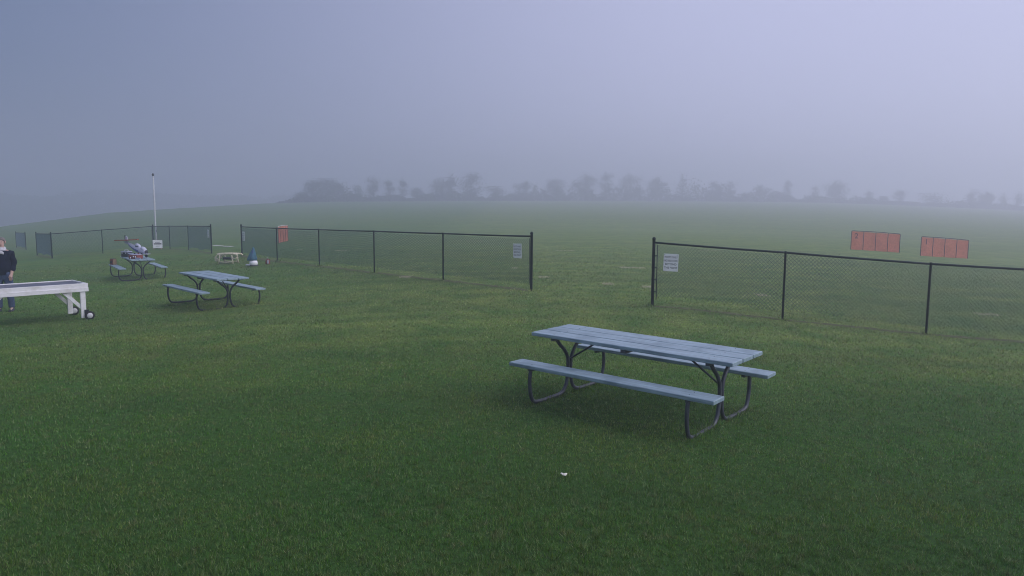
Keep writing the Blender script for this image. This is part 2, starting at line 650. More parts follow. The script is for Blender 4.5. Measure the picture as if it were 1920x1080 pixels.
def blades_mesh(name, x, y, h, w, lean, tint, material):
    n = len(x)
    z = ground_z(x, y) - .004
    a = rng.uniform(0, 2 * pi, n)
    b = rng.uniform(0, 2 * pi, n)
    v = np.zeros((n, 3, 3), np.float32)
    v[:, 0, 0] = x - np.cos(a) * w / 2; v[:, 0, 1] = y - np.sin(a) * w / 2; v[:, 0, 2] = z
    v[:, 1, 0] = x + np.cos(a) * w / 2; v[:, 1, 1] = y + np.sin(a) * w / 2; v[:, 1, 2] = z
    v[:, 2, 0] = x + np.cos(b) * h * np.sin(lean); v[:, 2, 1] = y + np.sin(b) * h * np.sin(lean); v[:, 2, 2] = z + h * np.cos(lean)
    me = bpy.data.meshes.new(name)
    me.vertices.add(n * 3)
    me.vertices.foreach_set('co', v.ravel())
    me.loops.add(n * 3)
    me.loops.foreach_set('vertex_index', np.arange(n * 3, dtype=np.int32))
    me.polygons.add(n)
    me.polygons.foreach_set('loop_start', np.arange(0, n * 3, 3, dtype=np.int32))
    me.polygons.foreach_set('loop_total', np.full(n, 3, np.int32))
    me.update(calc_edges=True)
    if tint is not None:
        at = me.attributes.new('tint', 'FLOAT_VECTOR', 'POINT')
        at.data.foreach_set('vector', np.repeat(tint.astype(np.float32), 3, axis=0).ravel())
    me.materials.append(material)
    return link(name, me)


def value_noise(x, y, s, seed=0):
    g = np.random.default_rng(seed).random((64, 64))
    fx, fy = x * s, y * s
    ix, iy = np.floor(fx).astype(int), np.floor(fy).astype(int)
    tx, ty = fx - ix, fy - iy
    tx, ty = tx * tx * (3 - 2 * tx), ty * ty * (3 - 2 * ty)
    q = lambda i, k: g[i % 64, k % 64]
    return (q(ix, iy) * (1 - tx) + q(ix + 1, iy) * tx) * (1 - ty) + (q(ix, iy + 1) * (1 - tx) + q(ix + 1, iy + 1) * tx) * ty


def build_grass():
    n1, n2 = 240000, 950000
    r = np.concatenate([np.sqrt(rng.uniform(3.0 ** 2, 5.2 ** 2, n1)), np.exp(rng.uniform(math.log(5.2), math.log(40), n2))])
    a = rng.uniform(radians(-42), radians(42), len(r))
    x, y = r * np.sin(a), r * np.cos(a)
    # gather part of the blades into tufts
    tuft = rng.random(len(r)) < .55
    cell = .045 + r * .004
    gx, gy = np.round(x / cell) * cell, np.round(y / cell) * cell
    jx = value_noise(gx, gy, 37.7, 3) - .5
    jy = value_noise(gx, gy, 41.3, 4) - .5
    x = np.where(tuft, gx + jx * cell * 1.6 + rng.normal(0, .22, len(r)) * cell, x)
    y = np.where(tuft, gy + jy * cell * 1.6 + rng.normal(0, .22, len(r)) * cell, y)
    keep = rng.random(len(x)) < np.clip((40 - r) / 22, 0, 1) ** .8
    for p, q, wd in FENCE_LINES:
        d = np.array(q[:2]) - np.array(p[:2])
        L = np.hypot(*d); d = d / L
        s = (x - p[0]) * d[0] + (y - p[1]) * d[1]
        e = np.abs(-(x - p[0]) * d[1] + (y - p[1]) * d[0])
        near = (s > -.1) & (s < L + .1) & (e < wd * (.6 + .8 * value_noise(x, y, 2.2, 9)))
        keep &= ~(near & (rng.random(len(x)) < .55))
    x, y, r = x[keep], y[keep], r[keep]
    n0 = len(x)
    tx, ty = [], []
    for cx, cy, rad, m in TUFTS:
        q, d = rng.uniform(0, 2 * pi, m), rad * rng.random(m) ** .6
        tx.append(cx + np.cos(q) * d); ty.append(cy + np.sin(q) * d)
    x, y = np.concatenate([x] + tx), np.concatenate([y] + ty)
    r = np.hypot(x, y)
    n = len(x)
    hgt = (.018 + .026 * rng.random(n)) * (.75 + .5 * value_noise(x, y, 3.1, 5)) * (.55 + .8 * value_noise(x, y, 16, 6))
    hgt *= 1 + np.clip((r - 8) / 40, 0, .5)
    hgt[n0:] *= rng.uniform(1.3, 2.6, n - n0)
    w = np.maximum(.0046, .00090 * r) * rng.uniform(.7, 1.3, n)
    lean = np.abs(rng.normal(.62 + np.clip((r - 6) / 12, 0, 1) * .35, .38, n)).clip(0, 1.35)
    tint = np.stack([.5 + rng.normal(0, .018, n), rng.uniform(.75, 1.15, n), rng.uniform(.55, 1.75, n)], 1)
    dead = rng.random(n) < .06
    tint[dead, 0] = .46; tint[dead, 1] = .7; tint[dead, 2] = 2.2
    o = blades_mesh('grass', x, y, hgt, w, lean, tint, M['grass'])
    tag(o, 'short damp green and olive turf of the mown field', 'grass', kind='stuff')


# ------------------------------------------------------------------ chain link fences
def make_fence(pts, label, terminal, heights=None, mesh_gap=(.16, .16)):
    """pts: ground points of the posts in order; terminal: indices of end or corner posts"""
    o0 = pts[0]
    root = thing('chain_link_fence', label, 'fence', o0, 0, 'green chain link fence sections round the flight line')
    L = [Vector((p[0] - o0[0], p[1] - o0[1], p[2] - o0[2])) for p in pts]
    H = FENCE_H
    for i, p in enumerate(L):
        end = i in terminal
        rad = .032 if end else .022
        top = H + (.06 if end else -.02)
        mb = MB().lathe([(rad, -.3), (rad, top), (rad * 1.18, top + .001), (rad * 1.18, top + .02), (rad * .8, top + .045), (.004, top + .055)] if end
                        else [(rad, -.3), (rad, top), (rad * 1.25, top + .001), (rad * 1.25, top + .03), (rad * .9, top + .05), (.005, top + .052)], 10, p)
        po = mb.build('post', M['vinyl'], root)
    for i in range(len(L) - 1):
        a, b = L[i], L[i + 1]
        d = (b - a)
        n = 7
        rail = [a + d * (k / (n - 1)) + Vector((0, 0, H - .005 * sin(pi * k / (n - 1)))) for k in range(n)]
        MB().tube(rail, .021, 8).build('top_rail', M['vinyl'], root)
        # woven diamonds
        h = Vector((d.x, d.y, 0)); ln = h.length; ex = h / ln
        nx = Vector((-ex.y, ex.x, 0))
        mb = MB()
        step, wr = .073, .0037
        g0, g1 = (mesh_gap[0], mesh_gap[1])

        def zlo(s): return a.z + d.z * s / ln + (g0 + (g1 - g0) * ((i + s / ln) / max(1, len(L) - 1))) + .025 * sin(s * 1.9 + i)

        def zhi(s): return a.z + d.z * s / ln + H - .01
        for sg in (1, -1):
            s0 = -1.4
            while s0 < ln + 1.4:
                # the line z = zmin + sg*(s - s0), clipped to the panel
                pts_ = []
                sa, sb = (s0, s0 + 1.4) if sg > 0 else (s0 - 1.4, s0)
                sa, sb = max(sa, .02), min(sb, ln - .02)
                if sb - sa > .01:
                    base = a.z + d.z * (s0 / ln) + .05
                    f = lambda s: base + sg * (s - s0)
                    ks = np.linspace(sa, sb, 24)
                    ok = [s for s in ks if zlo(s) <= f(s) <= zhi(s)]
                    if len(ok) >= 2:
                        p, q = ok[0], ok[-1]
                        mb.tube([a.xy.to_3d() + ex * p + Vector((0, 0, f(p))) + nx * (.0028 * sg),
                                 a.xy.to_3d() + ex * q + Vector((0, 0, f(q))) + nx * (.0028 * sg)], wr, 3, cap=False, smooth=False)
                s0 += step
        w = mb.build('wire_mesh', M['wire'], root)
        w['kind'] = 'stuff'
    for i in terminal:
        j = i + 1 if i + 1 < len(L) else i - 1
        d = (L[j] - L[i]); d.z = 0; d.normalize()
        p = L[i] + d * .075
        MB().tube([p + Vector((0, 0, .14)), p + Vector((0, 0, H - .05))], .009, 6).build('tension_bar', M['vinyl'], root)
        for z in (.3, .55, .8, 1.05):
            MB().tube([L[i] - d * .036 + Vector((0, 0, z)), p + d * .012 + Vector((0, 0, z))], .015, 6).build('tension_band', M['vinyl'], root)
    for i in range(len(pts) - 1):
        FENCE_LINES.append((pts[i], pts[i + 1], .26))
    return root


def gpt(p):
    return np.array([p[0], p[1], gz(p[0], p[1])])


R_ = [gpt(p) for p in POSTS['R']]
R_.append(gpt(R_[2] + (R_[2] - R_[1]) * 1.02))
L_ = [gpt(p) for p in POSTS['L']]
E_ = [gpt(p) for p in POSTS['E']]
F_ = [gpt(p) for p in POSTS['F']]
make_fence(R_, 'green chain link fence behind the large blue-grey picnic table', [0], mesh_gap=(.20, .12))
make_fence(L_, 'long green chain link fence between the two gate openings, with white sign at each end', [0, 5], mesh_gap=(.14, .14))
make_fence(E_, 'green chain link fence turning corners beside the white flagpole', [0, 3, 5, 6], mesh_gap=(.12, .12))
make_fence(F_, 'short far green chain link fence section standing alone near the person', [0, 1], mesh_gap=(.12, .12))


def bare_strip(pts, wd):
    """worn dead turf under a fence line"""
    vs, fs = [], []
    k = 0
    for i in range(len(pts) - 1):
        p, q = np.array(pts[i]), np.array(pts[i + 1])
        n = 14
        d = (q - p)[:2]; d = d / np.hypot(*d); nn = np.array([-d[1], d[0]])
        for j in range(n + (1 if i == len(pts) - 2 else 0)):
            c = p + (q - p) * (j / n)
            wa = wd * (.55 + .9 * random.random()); wb = wd * (.55 + .9 * random.random())
            for s in (-wa, 0, wb):
                x, y = c[0] + nn[0] * s, c[1] + nn[1] * s
                vs.append((x, y, gz(x, y) + .008))
            if k:
                b = 3 * k
                fs += [(b - 3, b - 2, b + 1, b), (b - 2, b - 1, b + 2, b + 1)]
            k += 1
    mb = MB().add(vs, fs)
    o = mb.build('bare_strip', M['bare'])
    tag(o, 'strip of dead worn turf under the fence', 'ground', kind='structure')


for l in (R_, L_, E_, F_):
    bare_strip(l, .13)
TUFTS = [(p[0], p[1], .13, 160) for l in (R_, L_) for p in l]
for (tx_, ty_, ta_) in ((1.36, 7.623, -.691), (-7.114, 17.28, -.809)):
    for lx in (-.91, .91):
        for k in range(9):
            ly = -.72 + 1.44 * k / 8
            TUFTS.append((tx_ + cos(ta_) * lx - sin(ta_) * ly, ty_ + sin(ta_) * lx + cos(ta_) * ly, .07, 90))
build_grass()


# ------------------------------------------------------------------ signs
def make_sign(post_a, post_b, along, zc, w, h, label, lines, size, name='warning_sign', tilt=0.0):
    a, b = Vector(post_a), Vector(post_b)
    d = (b - a); d.z = 0; d.normalize()
    p = a + d * along
    p.z = gz(p.x, p.y)
    nrm = Vector((d.y, -d.x, 0))
    if nrm.y > 0:
        nrm = -nrm
    ex = Vector((-nrm.y, nrm.x, 0))                         # reads left to right from the lawn
    loc = p + nrm * .022 + Vector((0, 0, zc))
    rz = math.atan2(ex.y, ex.x)
    root = thing(name, label, 'sign', loc, rz, 'white text signs on the fences')
    root.rotation_euler = (0, tilt, rz)
    MB().box((-w / 2, -.003, -h / 2), (w / 2, .003, h / 2), .002).build('panel', M['sign'], root)
    for k, t in enumerate(lines):
        me = text_mesh(t, size)
        for v in me.vertices:                                # lay the lettering upright on the panel
            v.co = Vector((v.co.x, -.0045 - abs(v.co.z), v.co.y))
        xs = [v.co.x for v in me.vertices]
        if max(xs) - min(xs) > w * .88:
            s = w * .88 / (max(xs) - min(xs))
            for v in me.vertices:
                v.co.x *= s
        me.materials.append(M['ink'])
        o = link('lettering', me, root)
        o.location = (0, 0, h * (.30 - .20 * k))
    for sx in (-1, 1):
        for sz in (-1, 1):
            MB().lathe([(.008, -.006), (.008, .004), (.003, .006)], 8, (sx * (w / 2 - .018), 0, sz * (h / 2 - .018)), 'Y').build('wire_tie', M['vinyl'], root)
    return root


TXT = ['PILOTS ONLY', 'NO SPECTATORS', 'BEYOND', 'THIS POINT']
make_sign(R_[0], R_[1], .36, .93, .30, .36, 'white text sign on the fence directly behind the large blue-grey picnic table', TXT, .058, tilt=.02)
make_sign(L_[0], L_[1], .50, .95, .32, .36, 'white text sign by the thick end post nearest the large picnic table gap', TXT, .058, tilt=-.03)
make_sign(L_[5], L_[4], .40, .90, .34, .42, 'small white text sign above the cream stand beside the far gate opening', TXT, .064)
make_sign(E_[0], E_[1], .50, .95, .34, .42, 'small white text sign on the fence end post nearest the flagpole', TXT, .064)

# ------------------------------------------------------------------ picnic tables
TL, TH, SH, TW, BO, BW = 2.35, .727, .451, .734, .644, .23


def make_table(label, tube_mat, cat='picnic table'):
    root = thing('picnic_table', label, cat, group='blue-grey picnic tables on the lawn')
    th = .04
    pw = (TW - .034) / 3
    for k in range(3):
        y0 = -TW / 2 + k * (pw + .017)
        dx = random.uniform(-.006, .006)
        MB().box((-TL / 2 + dx, y0, TH - th), (TL / 2 + dx, y0 + pw, TH + random.uniform(-.001, .001)), .005).build('plank', M['board'], root)
    bolt = MB().lathe([(.006, -.002), (.006, .001), (.003, .002)], 8).mesh('bolt')
    bolt.materials.append(tube_mat)
    for bx in (-.91, .91):
        for by, bz in [(-TW / 2 + (k + f) * (pw + .017), TH) for k in range(3) for f in (.25, .7)] + [(s * BO + e, SH) for s in (-1, 1) for e in (-.05, .05)]:
            link('bolt', bolt, root).location = (bx, by, bz)
    for s in (-1, 1):
        MB().box((-TL / 2, s * BO - BW / 2, SH - th), (TL / 2, s * BO + BW / 2, SH), .005).build('bench_seat', M['board'], root)
    for x in (-.91, .91):
        MB().box((x - .02, -TW / 2 + .03, TH - th - .032), (x + .02, TW / 2 - .03, TH - th - .002)).build('top_cleat', tube_mat, root)
        for s in (-1, 1):
            P = [(x, s * (BO + .07), SH - th - .012), (x, s * (BO + .085), SH - .16), (x, s * (BO + .075), .16), (x, s * (BO + .03), .055),
                 (x, s * (BO - .07), .024), (x, s * .34, .022), (x, s * .16, .03), (x, s * .07, .09), (x, s * .034, .20), (x, s * .027, .33),
                 (x, s * .04, .43), (x, s * .10, .52), (x, s * .19, .595), (x, s * .245, .65), (x, s * .255, TH - th - .03)]
            leg = MB().tube(smooth_path(P, 4), .0205, 10).build('leg', tube_mat, root)
            MB().box((x - .018, s * BO - .10, SH - th - .026), (x + .018, s * BO + .10, SH - th - .002)).build('seat_bracket', tube_mat, root)
        sx = 1 if x > 0 else -1
        MB().tube([(x - sx * .015, 0, .41), (x - sx * .42, 0, TH - th - .012)], .011, 8).build('brace', tube_mat, root)
    MB().box((-.035, -TW / 2 + .02, TH - th - .036), (.035, TW / 2 - .02, TH - th - .003)).build('centre_cleat', tube_mat, root)
    return root


t1 = make_table('large blue-grey plank picnic table with bent tube legs, standing alone near the fence gap', M['tube'])
t1.location = (1.36, 7.623, -.022)
t1.rotation_euler = (.004, .009, -.691)
t2 = make_table('blue-grey picnic table with empty top between the white workbench and the fence', M['tube_dark'])
t2.location = (-7.114, 17.28, gz(-7.114, 17.28))
t2.rotation_euler = (0, 0, -.809)
t3 = copy_tree(t2)
t3['label'] = 'blue-grey picnic table carrying a model aircraft and gear'
t3.location = (-13.187, 25.642, gz(-13.187, 25.642))
t3.rotation_euler = (0, 0, -.941)


# ------------------------------------------------------------------ white rolling workbench
def make_workbench():
    pr = on_ground(157, 599)
    ang = math.atan2(.10, 1.0)
    rz = radians(47)
    root = thing('workbench', 'long white wooden rolling workbench with grey top and small wheels beside the person', 'workbench', pr, rz)
    H, Lb, W = .78, 2.05, 1.0
    # local: +x along the bench to the right, origin under the right front leg, y to the far side
    x1, x0, y0, y1 = .10, .10 - Lb, -.08, -.08 + W
    for k in range(5):
        w = (W - .10) / 5
        MB().box((x0 + .05, y0 + .05 + k * w + .003, H - .024), (x1 - .05, y0 + .05 + (k + 1) * w - .003, H - .006), .002).build('deck_board', M['deck'], root)
    for yy in (y0, y1 - .04):
        MB().box((x0, yy, H - .085), (x1, yy + .04, H + .012), .004).build('apron_rail', M['white'], root)
    MB().box((x0, y0 - .022, H - .165), (x1, y0 - .002, H - .078), .004).build('apron_rail', M['white'], root)
    for xx in (x0 + .001, x1 - .041):
        MB().box((xx, y0 + .042, H - .14), (xx + .04, y1 - .042, H + .010), .004).build('end_rail', M['white'], root)
    for xx, right in ((x1 - .16, True), (x0 + .06, False)):
        for yy in (y0 + .004, y1 - .095):
            MB().box((xx, yy, .04 if right else 0), (xx + .10, yy + .045, H - .09), .004).build('leg', M['white'], root)
    for xx, sx in ((x1 - .20, -1), (x0 + .20, 1)):
        for yy in (y0 + .05, y1 - .05):
            a, b = Vector((xx - sx * .06, yy, .27)), Vector((xx + sx * .30, yy, H - .12))
            d = (b - a).normalized(); n = Vector((-d.z, 0, d.x)) * .035
            t = Vector((0, .018, 0))
            vs = [a - n - t, a + n - t, b + n - t, b - n - t, a - n + t, a + n + t, b + n + t, b - n + t]
            MB().add(vs, [(0, 1, 2, 3), (4, 7, 6, 5), (0, 4, 5, 1), (1, 5, 6, 2), (2, 6, 7, 3), (3, 7, 4, 0)]).build('brace', M['white'], root)
    for yy in (y0 - .045, y1 - .02):
        wh = MB().lathe([(.03, -.014), (.088, -.020), (.098, -.012), (.098, .012), (.088, .020), (.03, .014)], 20, (x1 - .015, yy, .092), 'Y').build('wheel', M['rubber'], root)
        MB().lathe([(.012, -.026), (.058, -.022), (.062, -.01), (.062, .01), (.058, .022), (.012, .026)], 16, (x1 - .015, yy, .092), 'Y').build('hub', M['hub'], wh)
    MB().box((x1 - .10, y0 - .015, .08), (x1 - .01, y0 + .003, .22), .002).build('axle_bracket', M['tube_dark'], root)
    return root


make_workbench()


# ------------------------------------------------------------------ person
def skin_mesh(name, joints, edges, root, sub=2):
    """joints: list of (x,y,z,rx,ry)"""
    me = bpy.data.meshes.new(name)
    me.from_pydata([j[:3] for j in joints], edges, [])
    o = bpy.data.objects.new(name, me)
    C.objects.link(o)
    sk = o.modifiers.new('skin', 'SKIN')
    sk.use_smooth_shade = True
    layer = me.skin_vertices[0] if me.skin_vertices else None
    if layer is None:
        bm = bmesh.new(); bm.from_mesh(me)
        bm.verts.layers.skin.verify()
        bm.to_mesh(me); bm.free()
        layer = me.skin_vertices[0]
    for i, j in enumerate(joints):
        layer.data[i].radius = (j[3], j[4])
        layer.data[i].use_root = (i == root)
    sb = o.modifiers.new('sub', 'SUBSURF')
    sb.levels = sb.render_levels = sub
    dg = bpy.context.evaluated_depsgraph_get()
    dg.update()
    m2 = bpy.data.meshes.new_from_object(o.evaluated_get(dg))
    bpy.data.objects.remove(o)
    m2.name = name
    return m2


def make_person():
    P = at_depth(11, 583, 17.2)
    root = thing('person', 'person in a dark navy jacket and blue jeans standing behind the white workbench', 'person',
                 (P[0], P[1], gz(P[0], P[1])), math.atan2(-P[0], P[1]) * .55)
    # facing -Y (towards the lawn)
    J, E = [], []

    def add(x, y, z, rx, ry, parent=None):
        J.append((x, y, z, rx, ry))
        if parent is not None:
            E.append((parent, len(J) - 1))
        return len(J) - 1
    pel = add(0, 0, .95, .10, .075)
    ab = add(0, .0, 1.08, .125, .09, pel)
    ch = add(0, .01, 1.28, .145, .10, ab)
    sh = add(0, .015, 1.40, .11, .07, ch)
    nk = add(0, .0, 1.50, .06, .06, sh)
    jaw = add(0, -.025, 1.565, .062, .078, nk)
    hd = add(0, -.01, 1.65, .080, .096, jaw)
    tp = add(0, .0, 1.725, .062, .075, hd)
    hands = []
    for s in (-1, 1):
        a = add(s * .165, .015, 1.40, .066, .066, sh)
        e = add(s * .215, .04, 1.13, .05, .05, a)
        w = add(s * .19, -.07, .91, .034, .034, e)
        hm = add(s * .182, -.105, .845, .04, .026, w)
        for k, (dx, ln) in enumerate(((-.026, .062), (-.009, .072), (.009, .068), (.026, .052))):
            f1 = add(s * (.178 + dx), -.118, .80, .0095, .0095, hm)
            f2 = add(s * (.174 + dx), -.112, .80 - ln * .55, .009, .009, f1)
            add(s * (.168 + dx), -.098, .80 - ln, .0075, .0075, f2)
        t1_ = add(s * .152, -.128, .845, .011, .011, hm)
        add(s * .145, -.140, .808, .009, .009, t1_)
        l0 = add(s * .095, .0, .82, .066, .066, pel)
        kn = add(s * .115, -.015, .50, .050, .052, l0)
        an = add(s * .125, .02, .10, .036, .038, kn)
        ft = add(s * .135, -.06, .045, .030, .026, an)
        add(s * .14, -.13, .035, .026, .018, ft)
    body = skin_mesh('body', J, E, pel)
    for v in body.vertices:                                  # nose and brow
        c = v.co
        if c.z > 1.54 and c.y < -.07:
            dn = math.exp(-((c.x / .022) ** 2 + ((c.z - 1.625) / .026) ** 2))
            de = math.exp(-(((abs(c.x) - .034) / .02) ** 2 + ((c.z - 1.655) / .016) ** 2))
            c.y += -.026 * dn + .010 * de
    body.materials.append(M['skin'])
    link('body', body, root)
    # jacket: torso and sleeves, ends at hip, wrist and neck
    J, E = [], []
    pel = add(0, .0, .80, .215, .17)
    ab = add(0, -.005, 1.06, .195, .15, pel)
    ch = add(0, .0, 1.27, .20, .145, ab)
    sh = add(0, .015, 1.415, .15, .105, ch)
    add(0, .015, 1.475, .085, .08, sh)
    for s in (-1, 1):
        a = add(s * .17, .015, 1.385, .085, .085, sh)
        e = add(s * .225, .04, 1.12, .070, .072, a)
        add(s * .195, -.055, .945, .052, .052, e)
    jk = skin_mesh('jacket', J, E, ch)
    for v in jk.vertices:
        n = v.co
        k = .008 * sin(n.z * 31 + n.x * 9) + .006 * sin(n.x * 37 + n.z * 13)
        v.co = n + Vector((n.x, n.y, 0)).normalized() * k
    jk.materials.append(M['jacket'])
    link('jacket', jk, root)
    J, E = [], []
    top = add(0, 0, 1.03, .18, .145)
    pel = add(0, 0, .93, .185, .15, top)
    for s in (-1, 1):
        l0 = add(s * .095, .0, .80, .108, .108, pel)
        kn = add(s * .115, -.015, .50, .08, .084, l0)
        an = add(s * .125, .015, .12, .066, .07, kn)
        add(s * .125, .012, .075, .066, .07, an)
    jn = skin_mesh('jeans', J, E, pel)
    jn.materials.append(M['denim'])
    link('jeans', jn, root)
    col = MB()
    secs = []
    for z, rx, ry, oy in ((1.37, .075, .05, -.095), (1.42, .105, .085, -.05), (1.47, .098, .092, -.01), (1.515, .082, .086, -.005), (1.53, .07, .075, -.005)):
        secs.append([(rx * cos(q), oy + ry * sin(q), z + .012 * sin(3 * q)) for q in np.linspace(0, 2 * pi, 16, endpoint=False)])
    col.loft(secs).build('collar', M['grey_knit'], root)
    hm = MB()
    secs = []
    for z, s in ((1.645, .100), (1.67, .1), (1.70, .096), (1.725, .084), (1.748, .062), (1.762, .03)):
        k = []
        for q in np.linspace(0, 2 * pi, 18, endpoint=False):
            yy = .02 + s * 1.05 * sin(q)
            zz = z + (.05 if sin(q) < -.55 and z < 1.69 else 0)
            k.append((s * .88 * cos(q), max(yy, -.088), zz))
        secs.append(k)
    hm.loft(secs).build('hair', M['hair'], root)
    for s in (-1, 1):
        MB().lathe([(.003, -.008), (.0095, -.004), (.0095, .002), (.003, .006)], 10, (s * .033, -.098, 1.655), 'Y').build('eye', M['dark'], root)
        MB().loft([[(s * (.080 + dx), .005 + .022 * cos(q), 1.645 + .034 * sin(q)) for q in np.linspace(0, 2 * pi, 10, endpoint=False)] for dx in (-.006, .012)]).build('ear', M['skin'], root)
        secs = []
        for y, w, h in ((.085, .034, .05), (.05, .044, .075), (-.03, .048, .075), (-.10, .05, .055), (-.165, .044, .045), (-.20, .024, .032)):
            secs.append([(s * .135 + w * cos(q), y, max(0, h * .5 + h * .5 * sin(q) * 1.05)) for q in np.linspace(0, 2 * pi, 12, endpoint=False)])
        MB().loft(secs).build('shoe', M['shoe'], root)
    MB().box((-.024, -.111, 1.575), (.024, -.098, 1.583), .002).build('mouth', M['redbrown'], root)
    return root


make_person()


# ------------------------------------------------------------------ orange barriers
def make_barrier(pa, pb, H, label, number, white=False):
    a, b = Vector(pa), Vector(pb)
    d = b - a
    root = thing('safety_barrier', label, 'barrier', a, math.atan2(d.y, d.x), 'orange mesh safety barriers on the field')
    ln = math.hypot(d.x, d.y)
    sl = d.z / ln
    n = 4
    pm = M['pipe']
    for i in range(n + 1):
        x = ln * i / n
        z = sl * x
        if i in (0, n):
            MB().tube([(x, 0, z - .1), (x, 0, z + H - .05)], .020, 8).build('post', pm, root)
        else:
            MB().tube([(x, 0, z - .1), (x, 0, z + H)], .017, 8).build('post', pm, root)
    r = [(0, 0, H - .05), (.02, 0, H - .01), (.06, 0, H)] + [(ln * k / 8, 0, sl * ln * k / 8 + H + .02 * sin(pi * k / 8)) for k in range(1, 8)] + \
        [(ln - .06, 0, sl * ln + H), (ln - .02, 0, sl * ln + H - .01), (ln, 0, sl * ln + H - .05)]
    MB().tube(r, .018, 8).build('top_rail', M['pipe_white'] if white else pm, root)
    for i in range(n):                                        # each cloth panel sags a little between its posts
        x0, x1 = ln * i / n + .02, ln * (i + 1) / n - .02
        vs, fs = [], []
        nx, nz = 8, 8
        for side in (-.002, .002):
            for j in range(nz + 1):
                for k in range(nx + 1):
                    x = x0 + (x1 - x0) * k / nx
                    t = j / nz
                    bulge = .035 * sin(pi * k / nx) * sin(pi * min(1, t * 1.1)) * (1 if i % 2 else -.7) + .008 * sin(9 * x + 5 * t)
                    zz = sl * x + .02 + (H - .045) * t - .02 * sin(pi * k / nx) * (1 - t)
                    vs.append((x, bulge + side, zz))
        m = (nx + 1) * (nz + 1)
        for q in (0, m):
            for j in range(nz):
                for k in range(nx):
                    o = q + j * (nx + 1) + k
                    fs.append((o, o + 1, o + nx + 2, o + nx + 1))
        MB().add(vs, fs, True).build('cloth_panel', M['orange'], root)
    if number:
        me = text_mesh(number, .40)
        for v in me.vertices:
            v.co = Vector((v.co.x, -.05 - abs(v.co.z), v.co.y))
        me.materials.append(M['pipe'])
        o = link('number', me, root)
        o.location = (ln * .095, 0, H * .72)
    return root


make_barrier(at_depth(1595, 468, 40), at_depth(1686, 474, 40), 1.03, 'orange mesh barrier bearing the figure two, standing farther from the chain link fence', '2')
make_barrier(at_depth(1725.5, 480, 38), at_depth(1814, 486.5, 38.3), 1.01, 'orange mesh barrier bearing the figure one, standing closer to the chain link fence', '1')
q0 = at_depth(522, 455, 45.5); q1 = at_depth(540, 452.5, 48.2)
make_barrier(gpt(q0), gpt(q1), 1.03, 'orange mesh barrier turned almost edge-on behind the long fence', None, True)

# ------------------------------------------------------------------ flagpole and board
fp = at_depth(293.2, 462, 46.5); fp[2] = gz(fp[0], fp[1])
top = at_depth(294.6, 327, 46.5)
Hp = top[2] - fp[2]
root = thing('flagpole', 'tall thin white flagpole without flag behind the fence corner', 'flagpole', fp)
MB().lathe([(.055, -.2), (.055, .9), (.045, 1.0), (.042, Hp * .6), (.030, Hp - .12), (.026, Hp - .10)], 12).build('pole', M['pole'], root)
MB().lathe([(.012, Hp - .12), (.05, Hp - .09), (.075, Hp - .03), (.06, Hp + .03), (.012, Hp + .07)], 12).build('finial', M['dark'], root)
MB().tube([(.075, -.03, 1.0), (.085, -.03, Hp * .5), (.06, -.03, Hp - .13)], .006, 5).build('halyard', M['pole'], root)
MB().box((.045, -.05, .95), (.085, -.01, 1.06), .004).build('cleat', M['tube'], root)

bp = on_ground(296, 468.5)
root = thing('notice_board', 'white square notice board at the foot of the flagpole', 'sign', bp, radians(24))
MB().box((-.25, -.012, .10), (.25, .012, .56), .006).build('panel', M['sign'], root)
for sx in (-.2, .2):
    MB().box((sx - .02, .014, -.1), (sx + .02, .05, .5), .002).build('stake', M['tan'], root)
for zz, ww, hh in ((.44, .12, .016), (.345, .20, .032), (.22, .10, .012)):
    MB().box((-ww, -.016, zz - hh), (ww, -.0125, zz + hh), .001).build('printed_line', M['ink'] if hh > .02 else M['deck'], root)


# ------------------------------------------------------------------ low cream stand by the gate
def make_stand():
    p = on_ground(430, 494)
    root = thing('model_stand', 'low cream wooden stand with rounded ends on the grass by the fence opening', 'stand', p, radians(-14))
    for y in (-.17, .17):
        P = [(-.52, y, .20), (-.46, y, .30), (-.34, y, .36), (-.1, y, .385), (.2, y, .40), (.42, y, .385), (.50, y, .34)]
        MB().tube(smooth_path(P, 4), .032, 8).build('top_rail', M['cream'], root)
        MB().tube([(-.30, y, .07), (-.05, y, .05), (.26, y, .09)], .022, 8).build('stretcher', M['cream'], root)
        for x, sx in ((-.30, -1), (.24, 1)):
            MB().tube([(x, y, .36), (x + sx * .03, y, .16), (x + sx * .06, y * 1.15, 0)], .028, 8).build('leg', M['cream'], root)
    for k, x in enumerate(np.linspace(-.36, .40, 6)):
        MB().box((x - .071, -.19, .405 - abs(x) * .05), (x + .071, .19, .43 - abs(x) * .05), .004).build('slat', M['cream'], root)
    MB().box((-.24, -.10, .16), (.22, .10, .25), .02).build('battery_box', M['dark'], root)
    MB().tube([(.22, -.18, .24), (.40, -.18, .22), (.52, -.16, .26)], .024, 8).build('handle', M['cream'], root)
    MB().lathe([(.02, -.03), (.075, -.025), (.085, 0), (.075, .025), (.02, .03)], 14, (-.56, -.03, .14), 'Y').build('end_roller', M['cream'], root)
    return root


make_stand()

